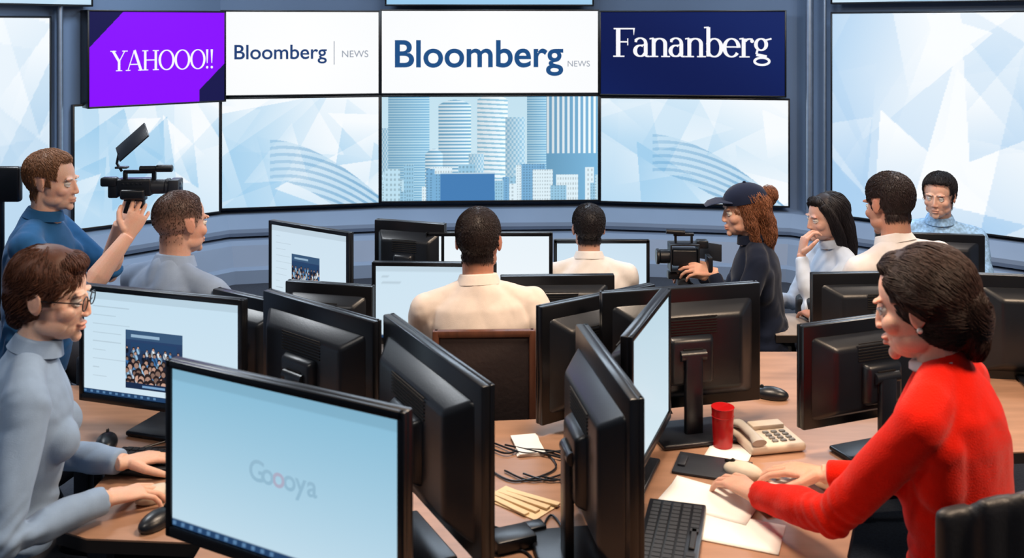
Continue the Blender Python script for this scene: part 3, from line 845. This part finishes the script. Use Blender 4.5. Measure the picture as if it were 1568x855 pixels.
    for x in (-1, 1):
        hp = T(-.04, 0, x*.09)
        if seated:
            kn = hp+F*.40*s+R*x*.03; kn.z = max(.40, min(hp.z, .5)); kn.z = min(kn.z, hp.z+.02)
            an = kn+F*.03; an.z = .09
        else:
            an = V((P.x, P.y, .09))+R*x*.13*s+F*(.18 if x < 0 else -.14)
            kn, an = ik(hp, an, .43*s, .43*s, F)
        b.loft([hp, hp.lerp(kn, .5), kn, kn.lerp(an, .35), kn.lerp(an, .98)], [.092*s, .083*s, .062*s, .056*s, .045*s], seg=16); b.sph(kn, .062*s); b.sph(hp, .09*s)
        feet.append(an)
    me = remesh(b, .013, 4); mobj('trousers', me, M_trou, rt, world=True, angle=180)
    b = B()
    for an in feet:
        c = V((an.x, an.y, 0)); b.loft([c-F*.06+Z*.04, c+Z*.05, c+F*.09+Z*.035, c+F*.18+Z*.028], [(.03, .038), (.04, .05), (.045, .034), (.028, .024)], side=R, seg=16)
        b.loft([c+Z*.06, c+Z*.13], [.042, .04])
    for v in b.bm.verts: v.co.z = max(v.co.z, .003)
    b.obj('shoes', M_shoe, rt, world=True, angle=180)
    # arms + hands
    b = B()
    for k, (S, E, W, hd, x) in arms.items():
        q = .88 if fem else 1.
        if sleeve == 'long': b.loft([E.lerp(W, .86), E.lerp(W, .93), W], [.024*q*s, .025*q*s, (.025*q*s)], seg=16)
        elif sleeve == 'elbow': b.loft([S.lerp(E, .8), E, E.lerp(W, .3), E.lerp(W, .75), W], [.042*s*q, .042*s*q, .044*q*s, .032*q*s, .026*q*s], seg=16)
        else: b.loft([S.lerp(E, .45), S.lerp(E, .75), E, E.lerp(W, .3), E.lerp(W, .75), W], [.05*s*q, .047*q*s, .042*s*q, .044*q*s, .032*q*s, .026*q*s], seg=16); b.sph(E, .042*q*s)
        hand_geo(b, W, hd[1], hd[2], k == 'R', s*(.92 if fem else 1.), hd[3])
    me = remesh(b, handv, 2)
    co = getco(me); nzv = np.array([noise.noise(V(c)*40) for c in co])
    cl = L(skin)[None, :]*np.array((1., .95, .91))*(1+np.stack([.04*nzv, -.10*np.clip(nzv, 0, 1), -.12*np.clip(nzv, 0, 1)], 1))
    setcol(me, np.clip(cl, 0, 1))
    mobj('arms_and_hands', me, M_skinhair, rt, world=True, angle=180)
    # head
    hy = math.radians(hyaw if hyaw is not None else yaw)
    hf = V((math.cos(hy), math.sin(hy), 0)); hr = V((math.sin(hy), -math.cos(hy), 0))
    Rm = Matrix((hr, hf, Z)).transposed().to_4x4()
    Rm = Rm @ Matrix.Rotation(math.radians(hpitch), 4, 'X') @ Matrix.Rotation(math.radians(hroll), 4, 'Y')
    Mh = Matrix.Translation(H) @ Rm @ Matrix.Diagonal((s, s, s, 1))
    me, sm_ = head_mesh(s, skin, hair, fem, Mh, T(.48, 0), hv)
    mobj('head', me, M_skinhair, rt, world=True, angle=180)
    if sm_: mobj('short_hair', sm_, hairmat('hair_short', hair['col']), rt, world=True, angle=180)
    b = B()
    for x in (-1, 1):
        b.sph((x*.031, .0680, .003), .0115, mi=0); b.sph((x*.031, .0758, .0025), (.0052, .0045, .0052), mi=1, u=14, v=10)
        b.loft([(x*.018, .0765, .005), (x*.025, .0802, .0080), (x*.034, .0792, .0088), (x*.043, .0715, .0045)], [.0015, .0036, .0036, .0015], seg=8, mi=2)
        b.loft([(x*.018, .0755, .000), (x*.026, .0785, -.0048), (x*.034, .0775, -.0050), (x*.043, .0710, .000)], [.0010, .0022, .0022, .0010], seg=8, mi=2)
        b.loft([(x*.015, .0855, .0215), (x*.027, .0860, .0262), (x*.039, .0795, .0262), (x*.049, .0680, .021)], [.002, .0028, .0026, .001] if not fem else [.0014, .0018, .0016, .0008], seg=8, mi=3)
    b.bm.transform(Mh)
    hm = mat('brow_hair', tuple(max(8, c*.9) for c in hair['col']), .7)
    lm = mat('eyelid_skin', tuple(c*.95 for c in skin), .5)
    b.obj('eyes_and_brows', [M_eye, M_iris, lm, hm], rt, world=True, angle=180)
    if extra: hair_extra(extra, Mh, extram, rt, seed=len(name)+H.x*10, n=hn, rad=hrad)
    seat_z = P.z-.10*s
    cy = math.radians(yaw if cyaw is None else cyaw); cp = (P.x+coff[0], P.y+coff[1])
    if chair == 'low': office_chair(cp, cy, seat_z, .22, off=.20)
    elif chair == 'wood': wood_chair(cp, cy, seat_z, .975)
    elif chair == 'high': office_chair(cp, cy, seat_z, .47, off=.23, gap=.06)
    return rt, Mh, P

def cloth(name, rgb, var=.05, sheen=.15): return mat(name, rgb, .9, var=var, scale=30, bump=.25, bscale=600, spec=.15, sheen=sheen)
S_blue = cloth('denim_shirt', (34, 82, 126)); S_grey = cloth('blue_grey_shirt', (134, 152, 178)); S_pale = cloth('pale_blue_shirt', (136, 160, 190))
S_cream = cloth('cream_shirt', (212, 198, 188)); S_white = cloth('white_shirt', (214, 208, 206)); S_navy = cloth('navy_jacket', (20, 27, 44)); S_red = mat('red_knit', (216, 30, 14), .95, var=.06, scale=40, bump=.6, bscale=350, spec=.05, sheen=.2)
S_white2 = cloth('light_shirt', (218, 212, 208)); S_lw = cloth('light_blouse', (196, 206, 220))
S_check = mat('checked_shirt', (140, 178, 214), .85, var=.35, scale=60)
H_aub = hairmat('brown_hair', (80, 48, 34)); H_dark = hairmat('dark_brown_hair', (46, 29, 24)); H_blk = hairmat('black_hair', (26, 21, 24)); H_curl = hairmat('curly_red_brown_hair', (132, 84, 58))

# 1 seated woman, glasses, at the left workstation
r1, Mh1, P1 = person('seated_woman', (-1.17, 2.48, 1.262), 22, 1.0, lean=9, hyaw=8, hpitch=-8, fem=True, shirt=S_pale, skin=(220, 182, 164),
    hair=dict(col=(80, 48, 34), th=.010, n=0), extra='full', extram=H_aub, vox=.006, hv=.0028, handv=.0022, hn=10000, hrad=.0008,
    hands={'R': (V((-.99, 2.40, .79)), (.72, .6, -.05), -Z, .45), 'L': (V((-1.03, 2.60, .79)), (.72, .55, -.05), -Z, .4)})
b = B()
for x in (-1, 1): b.torus((x*.033, .094, .002), (0, 1, .05), .021, .0016, sx=1.05, sy=.82); b.loft([(x*.054, .091, .007), (x*.075, .05, .012), (x*.080, -.005, .012), (x*.077, -.02, .0)], .0016, seg=6)
b.loft([(-.013, .097, .005), (0, .100, .008), (.013, .097, .005)], .0016, seg=6)
b.bm.transform(Mh1); b.obj('eyeglasses', M_bezel, r1, world=True)

# 2 standing cameraman
r2, Mh2, P2 = person('camera_operator', (-1.83, 3.9, 1.325), 8, 1.0, lean=4, hyaw=0, hpitch=-4, seated=False, sleeve='elbow', shirt=S_blue, skin=(214, 172, 152), chair=None,
    hair=dict(col=(122, 84, 58), th=.011, n=4000, len=.020, rad=.0009), pole={'R': V((0, -.5, -1)), 'L': V((0, .3, -1))},
    hands={'R': (V((-1.50, 3.82, 1.13)), (.3, .35, .85), (-.3, .8, .0), .7), 'L': (V((-1.59, 3.97, 1.15)), (.7, -.1, .65), (-.2, -.5, .6), .6)})
# 3
person('seated_man', (-1.165, 3.45, 1.25), 62, .98, lean=4, hyaw=52, hpitch=-3, shirt=S_grey, skin=(196, 152, 134), hair=dict(col=(66, 48, 42), th=.004, fade=1, n=3000, len=.008, rad=.0007), deskz=.68)
# 4 centre
r4, Mh4, P4 = person('seated_man', (-.117, 3.43, 1.19), 92, 1.0, lean=5, side=-2, hyaw=84, hpitch=-3, sleeve='short', shirt=S_cream, skin=(176, 124, 102), hair=dict(col=(38, 28, 27), th=.006, n=6000, len=.009, rad=.0007), vox=.0065, hv=.0035, deskz=.66, chair='wood',
    hands={'R': (V((.14, 3.55, .72)), (-.3, 1, 0), -Z, .5)})
# 5
person('seated_man', (.334, 4.27, 1.062), 90, .88, lean=5, hyaw=92, shirt=S_white2, skin=(190, 146, 126), hair=dict(col=(28, 24, 28), th=.009, n=3000, len=.012), deskz=.62)
# 6 woman in cap
r6, Mh6, P6 = person('camera_operator', (1.02, 4.3, 1.135), 172, .98, lean=8, hyaw=178, hpitch=-6, fem=True, shirt=S_navy, skin=(208, 164, 144), hair=dict(col=(120, 74, 52), th=.006, n=0), extra='curly', extram=H_curl, collar=S_navy, hn=7000, hrad=.0011,
    hands={'L': (V((.86, 4.18, .90)), (-1, .1, .15), (0, .5, -.8), .6), 'R': (V((.85, 4.36, .84)), (-1, -.1, .2), (0, -.6, -.6), .6)})
b = B()
b.sph((0, -.014, .046), (.089, .105, .084), u=32, v=20)
bmesh.ops.bisect_plane(b.bm, geom=b.bm.verts[:]+b.bm.edges[:]+b.bm.faces[:], plane_co=(0, 0, .048), plane_no=(0, .12, 1), clear_inner=True)
b.loft([(0, .06, .055), (0, .11, .062), (0, .15, .055), (0, .172, .043)], [(.080, .006), (.074, .005), (.058, .004), (.03, .003)], side=(1, 0, 0), seg=24)
b.sph((0, -.014, .130), .008); b.bm.transform(Mh6); b.obj('baseball_cap', cloth('cap_cloth', (24, 32, 54)), r6, world=True)
# 7
person('seated_woman', (1.475, 4.6, 1.045), 190, .95, lean=8, hyaw=192, hpitch=-6, fem=True, shirt=S_lw, skin=(208, 166, 148), hair=dict(col=(34, 24, 24), th=.006, n=0), extra='long', extram=H_blk, deskz=.64,
    hands={'L': (V((1.33, 4.50, .90)), (.25, .1, 1), (1, .2, 0), 1.0), 'R': (V((1.2, 4.5, .70)), (-1, 0, 0), -Z, .5)})
# 8
person('seated_man', (1.54, 4.0, 1.215), 112, 1.07, lean=12, side=-4, hyaw=114, hpitch=-12, shirt=S_white, skin=(186, 138, 118), hair=dict(col=(40, 30, 31), th=.008, n=3500, len=.014), deskz=.64)
# 9
person('seated_man', (2.27, 5.2, 1.04), -118, .98, lean=4, hyaw=-128, hpitch=-2, shirt=S_check, skin=(204, 162, 142), hair=dict(col=(22, 18, 22), th=.014, line=.066, n=3000, len=.028), hv=.0032, deskz=.62)
# 10 woman in red
r10, Mh10, P10 = person('seated_woman', (.93, 2.22, 1.31), 140, 1.08, lean=9, hyaw=142, hpitch=-12, fem=True, shirt=S_red, collar=cloth('white_collar', (196, 190, 190)), skin=(218, 172, 152), nk=.118, ck=.4, wr=1.0,
    hair=dict(col=(46, 29, 24), th=.008, n=0), extra='updo', extram=H_dark, vox=.006, hv=.0028, handv=.0022, chair='high', cyaw=112, coff=(-.07, -.03), hn=12000, hrad=.0008,
    hands={'L': (V((.60, 2.42, .792)), (-.38, .9, -.04), -Z, .42), 'R': (V((.80, 2.52, .795)), (-.85, .5, -.05), -Z, .45)})
b = B()
for x in (-1, 1): b.sph((x*.080, -.012, -.028), .006)
b.bm.transform(Mh10); b.obj('pearl_earrings', mat('pearl', (235, 225, 215), .15), r10, world=True)

# ------------------------------------------------------------------ video cameras
def video_camera(loc, yaw, sc_):
    rt = root('video_camera', loc, yaw, sc_)
    b = B()
    b.box((0, 0, 0), (.17, .08, .085), .01, 3); b.box((-.10, 0, -.005), (.05, .075, .09), .008)
    b.box((.02, .0, .075), (.16, .022, .018), .006); b.box((-.05, 0, .055), (.02, .022, .04), .004); b.box((.09, 0, .055), (.02, .022, .04), .004)
    b.cyl((.03, -.035, .095), (.17, -.035, .095), .014, mi=0, bev=.003); b.cyl((.11, -.035, .095), (.19, -.035, .095), .018, bev=.004)
    b.box((-.12, -.02, .03), (.08, .05, .045), .01); b.box((0, -.05, -.03), (.12, .03, .05), .012, 3)
    b.box((0, 0, -.055), (.10, .06, .025), .004); b.box((.03, 0, -.085), (.03, .03, .05), .006); b.cyl((-.03, 0, -.06), (-.05, 0, -.13), .012)
    for k in range(5): b.box((-.05+k*.022, -.0405, .02), (.012, .004, .01), .001)
    b.obj('body', M_plastic, rt)
    b = B(); b.cyl((.08, 0, 0), (.15, 0, 0), .036, 28, bev=.004); b.cyl((.15, 0, 0), (.17, 0, 0), .041, 28, bev=.003); b.box((.195, 0, 0), (.05, .095, .075), .006)
    b.obj('lens', M_plastic2, rt)
    b = B(); b.sph((.215, 0, 0), (.01, .034, .028)); b.obj('lens_glass', M_tpaper, rt)
    b = B()
    R = Matrix.Rotation(math.radians(-42), 4, 'Y') @ Matrix.Rotation(math.radians(38), 4, 'X')
    b.box((-.01, -.02, .225), (.19, .12, .008), .003, rot=R); b.box((-.018, -.012, .215), (.15, .10, .008), .002, rot=R)
    b.loft([(-.06, -.02, .08), (-.085, -.02, .12), (-.075, -.02, .17)], .007, seg=8); b.box((-.06, -.02, .1), (.06, .04, .01), .003)
    b.obj('flip_screen', M_plastic, rt)
    return rt
video_camera((-1.50, 3.90, 1.31), math.radians(4), .8)
rt = root('tripod_camera', (.745, 4.25, 0), math.pi)
b = B(); zc = .95
b.box((0, 0, zc), (.11, .07, .07), .008, 3); b.cyl((.06, 0, zc), (.105, 0, zc), .03, 24, bev=.003); b.cyl((.105, 0, zc), (.12, 0, zc), .034, 24, bev=.003)
for sx in (-.06, .06): b.box((sx, 0, zc), (.007, .085, .11), .002)
for sz in (-.056, .056): b.box((0, 0, zc+sz), (.127, .085, .007), .002)
b.box((0, 0, zc+.095), (.09, .016, .014), .004); b.box((-.035, 0, zc+.075), (.010, .016, .045), .002); b.box((.035, 0, zc+.075), (.010, .016, .045), .002)
b.box((-.10, .05, zc-.02), (.02, .08, .07), .004); b.box((-.08, .0, zc+.055), (.05, .045, .035), .006)
b.cyl((.0, .03, zc+.11), (.08, .03, zc+.115), .010); b.box((.03, 0, zc-.08), (.08, .045, .03), .004)
b.obj('camera_body', M_plastic, rt)
b = B(); b.box((-.125, -.05, zc+.01), (.008, .11, .075), .002, rot=Matrix.Rotation(.9, 4, 'Z')); b.obj('field_monitor', M_plastic2, rt)
b = B(); b.cyl((0, 0, zc-.10), (0, 0, .45), .016); b.sph((0, 0, zc-.11), .03); b.loft([(-.02, 0, zc-.11), (-.12, .03, zc-.17), (-.17, .05, zc-.22)], .007, seg=8)
for k in range(3):
    a = k*math.tau/3+.5; b.loft([(.02*math.cos(a), .02*math.sin(a), .74), (.17*math.cos(a), .17*math.sin(a), .36), (.3*math.cos(a), .3*math.sin(a), .012)], [.013, .011, .009], seg=10)
b.obj('tripod', M_plastic2, rt)
rt = root('field_monitor_stand', (-2.1, 4.0, 0), 0)
b = B(); b.box((0, 0, 1.305), (.19, .035, .145), .012, 3); b.box((0, .02, 1.305), (.14, .03, .1), .01); b.cyl((0, .02, 1.25), (0, .02, .1), .014)
for k in range(3):
    a = k*math.tau/3; b.loft([(0, .02, .5), (.25*math.cos(a), .02+.25*math.sin(a), .012)], .01, seg=8)
b.obj('screen_and_stand', M_plastic, rt)

# ------------------------------------------------------------------ desk things
def keyboard(loc, yaw, w=.40):
    rt = root('keyboard', loc, yaw)
    b = B(); b.box((0, 0, .010), (w, .14, .016), .004); b.obj('case', M_plastic, rt)
    b = B(); n = int(w/.019)-1
    for r in range(5):
        for c in range(n):
            if r == 0 and 4 <= c <= n-8:
                if c == 6: b.box(((c-n/2+1.5)*.0185, -.052, .0205), (.09, .014, .006), .002, 1)
                continue
            b.box(((c-n/2+.5)*.0185, -.052+r*.025, .0205), (.0155, .019, .006), 0)
    b.obj('keys', M_key, rt); return rt
def mouse(loc, yaw, m=M_plastic):
    rt = root('computer_mouse', loc, yaw)
    b = B(); b.sph((0, 0, .012), (.03, .055, .024), u=28, v=18)
    for v in b.bm.verts: v.co.z = max(v.co.z, .001)
    b.obj('shell', m, rt)
    b = B(); b.cyl((-.004, .03, .033), (.004, .03, .033), .006); b.box((0, .035, .0295), (.0015, .035, .008)); b.obj('wheel', M_vent, rt)
DZ = .7455
keyboard((-.93, 2.67, DZ), math.radians(-8), .36)
mouse((-1.16, 2.80, DZ), .3)
mouse((-.855, 2.36, DZ), math.radians(-25)); mouse((-.905, 2.49, DZ), math.radians(-50), M_beige)
keyboard((.37, 2.28, DZ), math.radians(75), .34)
mouse((.84, 3.17, DZ), 1.2); mouse((.62, 2.62, DZ), 1.0, M_beige)
def sheet(loc, yaw, w, h, name='paper_sheet', lines=0, z=.003):
    rt = root(name, loc, yaw)
    bm = bmesh.new(); n = 8; g_ = [[bm.verts.new(((i/n-.5)*w, (j/n-.5)*h, z+.006*max(0, i/n-.75)*4*(j/n)**2)) for i in range(n+1)] for j in range(n+1)]
    for j in range(n):
        for i in range(n): bm.faces.new((g_[j][i], g_[j][i+1], g_[j+1][i+1], g_[j+1][i]))
    me = bpy.data.meshes.new('page'); bm.to_mesh(me); bm.free(); o = mobj('page', me, M_paper, rt)
    md = o.modifiers.new('s', 'SOLIDIFY'); md.thickness = .0025; md.offset = -1
    if lines:
        b = B()
        for k in range(lines): b.box((-.02+random.uniform(-.02, .0), h*.38-k*h*.09, z+.0006), (w*random.uniform(.5, .7), .0014, .0004))
        b.obj('print', M_ink, rt)
sheet((.53, 2.33, DZ), math.radians(68), .14, .22); sheet((.50, 2.475, DZ+.001), math.radians(60), .15, .23, z=.0045)
sheet((.70, 2.50, DZ+.002), math.radians(20), .2, .14, z=.006); sheet((.60, 2.73, DZ), math.radians(-25), .12, .18)
rt = root('clipboard', (.545, 2.66, DZ), math.radians(-20)); b = B(); b.box((0, 0, .004), (.2, .13, .007), .002); b.box((-.08, 0, .01), (.02, .06, .008), .002); b.obj('board', M_plastic2, rt)
rt = root('red_cup', (.603, 2.80, DZ)); b = B()
b.loft([(0, 0, .001), (0, 0, .004), (0, 0, .11), (0, 0, .116), (0, 0, .112), (0, 0, .02)], [.024, .0275, .032, .031, .0285, .024], seg=32); b.torus((0, 0, .1145), (0, 0, 1), .0315, .0018, seg=32); b.torus((0, 0, .09), (0, 0, 1), .0312, .0012, seg=32)
b.obj('cup_body', M_red, rt)
rt = root('desk_phone', (.735, 2.82, DZ), math.radians(12)); b = B()
b.box((0, 0, .015), (.17, .15, .026), .01, 3); b.box((.02, .05, .034), (.1, .04, .014), .004); b.obj('base', M_beige, rt)
b = B(); b.loft([(-.06, -.075, .038), (-.06, -.04, .045), (-.06, .03, .045), (-.06, .07, .038)], [(.022, .011), (.015, .009), (.015, .009), (.022, .011)], side=(1, 0, 0)); b.obj('handset', mat('phone_grey', (165, 160, 152), .5), rt)
b = B()
for i in range(4):
    for j in range(3): b.box((.0+j*.026, -.05+i*.02, .030), (.018, .012, .005), .002, 1)
b.obj('buttons', mat('phone_buttons', (120, 118, 114), .5), rt)
rt = root('note_cards', (.045, 2.80, DZ), .1); b = B()
for k in range(3): b.box((0, 0, .002+k*.003), (.075, .13, .0026), 0, 1, rot=Matrix.Rotation(.05*k, 4, 'Z'))
b.obj('cards', M_paper, rt)
rt = root('cream_booklets', (.02, 2.47, DZ), math.radians(-40)); b = B()
for k in range(4): b.box((.012*k-.02, (k-1.5)*.022, .004+.001*k), (.15, .018, .006), .001, 1, rot=Matrix.Rotation(.08*(k-1), 4, 'Z'))
b.box((0, 0, .0012), (.17, .09, .002)); b.obj('pages', M_cream, rt)
def cable(pts, r=.0028):
    b = B(); P = [V(p) for p in pts]; out = []
    for i in range(len(P)-1):
        p0, p1, p2, p3 = P[max(0, i-1)], P[i], P[i+1], P[min(len(P)-1, i+2)]
        for k in range(8):
            t = k/8; out.append(.5*((2*p1)+(p2-p0)*t+(2*p0-5*p1+4*p2-p3)*t*t+(-p0+3*p1-3*p2+p3)*t**3))
    out.append(P[-1]); b.loft(out, r, seg=8); b.obj('cable', M_plastic)
for k in range(6):
    x0 = -.02+.05*k; z = DZ+.004+.001*k
    cable([(x0-.1, 2.86-.03*k, z), (x0, 2.74, z+.004), (x0+.08, 2.80-.05*k, z), (x0+.14, 2.66, z), (x0+.03, 2.58, z), (x0-.05, 2.66-.02*k, z)])
cable([(-.05, 2.35, DZ+.004), (.05, 2.30, DZ+.004), (.1, 2.4, DZ+.004), (.15, 2.2, DZ+.004)]); cable([(-.1, 2.2, DZ+.004), (.02, 2.24, DZ+.004), (.06, 2.15, DZ+.004)])
cable([(-1.0, 2.83, DZ+.004), (-1.05, 2.78, DZ+.004), (-.98, 2.79, DZ+.004), (-.9, 2.76, DZ+.004)])
rt = root('desk_hub', (.0, 2.27, DZ), .4); b = B(); b.box((0, 0, .016), (.1, .07, .03), .006); b.box((.07, .03, .012), (.05, .04, .022), .005); b.obj('hub_body', M_plastic, rt)
rt = root('mug', (-1.02, 3.98, .6805)); b = B(); b.loft([(0, 0, .001), (0, 0, .09), (0, 0, .088), (0, 0, .01)], [.035, .038, .034, .03], seg=24); b.torus((.045, 0, .048), (0, 1, 0), .024, .005, seg=16); b.obj('mug_body', M_plastic2, rt)

# ------------------------------------------------------------------ lights
def fixture(x, y, w, h, power, col, nm='ceiling_light'):
    rt = root(nm, (x, y, 2.97)); b = B()
    for sx in (-1, 1): b.box((sx*w/2, 0, 0), (.03, h+.03, .06), .004)
    for sy in (-1, 1): b.box((0, sy*h/2, 0), (w, .03, .06), .004)
    b.obj('frame', M_plastic2, rt)
    b = B(); b.box((0, 0, .01), (w-.03, h-.03, .01)); b.obj('diffuser', emat('diffuser', (255, 250, 240), .8), rt)
    l = bpy.data.lights.new(nm+'_lamp', 'AREA'); l.shape = 'RECTANGLE'; l.size = w*.9; l.size_y = h*.9; l.energy = power; l.color = col
    o = bpy.data.objects.new('lamp', l); o.location = (0, 0, -.04); sc.collection.objects.link(o); o.parent = rt
fixture(1.9, 1.6, .6, .45, 78, (1, .74, .52)); fixture(-1.6, 1.2, .8, .5, 20, (1, .92, .84)); fixture(.3, 2.7, .7, .45, 62, (1, .79, .60))
fixture(-2.2, 4.0, .7, .45, 40, (.90, .95, 1)); fixture(2.2, 4.2, .7, .45, 48, (1, .86, .74)); fixture(0, 5.6, 1.6, .6, 52, (.68, .83, 1))
fixture(-2.0, 6.2, 1.0, .5, 36, (.68, .83, 1)); fixture(2.2, 6.2, 1.0, .5, 36, (.68, .83, 1))
wd = bpy.data.worlds.new('World'); sc.world = wd; wd.use_nodes = True
wd.node_tree.nodes['Background'].inputs['Color'].default_value = (.05, .08, .12, 1)

# ------------------------------------------------------------------ camera
cam = bpy.data.cameras.new('camera'); co = bpy.data.objects.new('camera', cam); sc.collection.objects.link(co)
co.location = (0, 0, 1.95); co.rotation_euler = (math.radians(90), 0, 0)
cam.sensor_width = 36; cam.lens = 34.4; cam.shift_y = -.247; cam.clip_start = .05
cam.dof.use_dof = True; cam.dof.focus_distance = 4.4; cam.dof.aperture_fstop = 5.0
sc.camera = co
bpy.data.scenes.remove(SC2)
try:
    sc.view_settings.view_transform = 'Standard'; sc.view_settings.look = 'None'
except Exception: pass
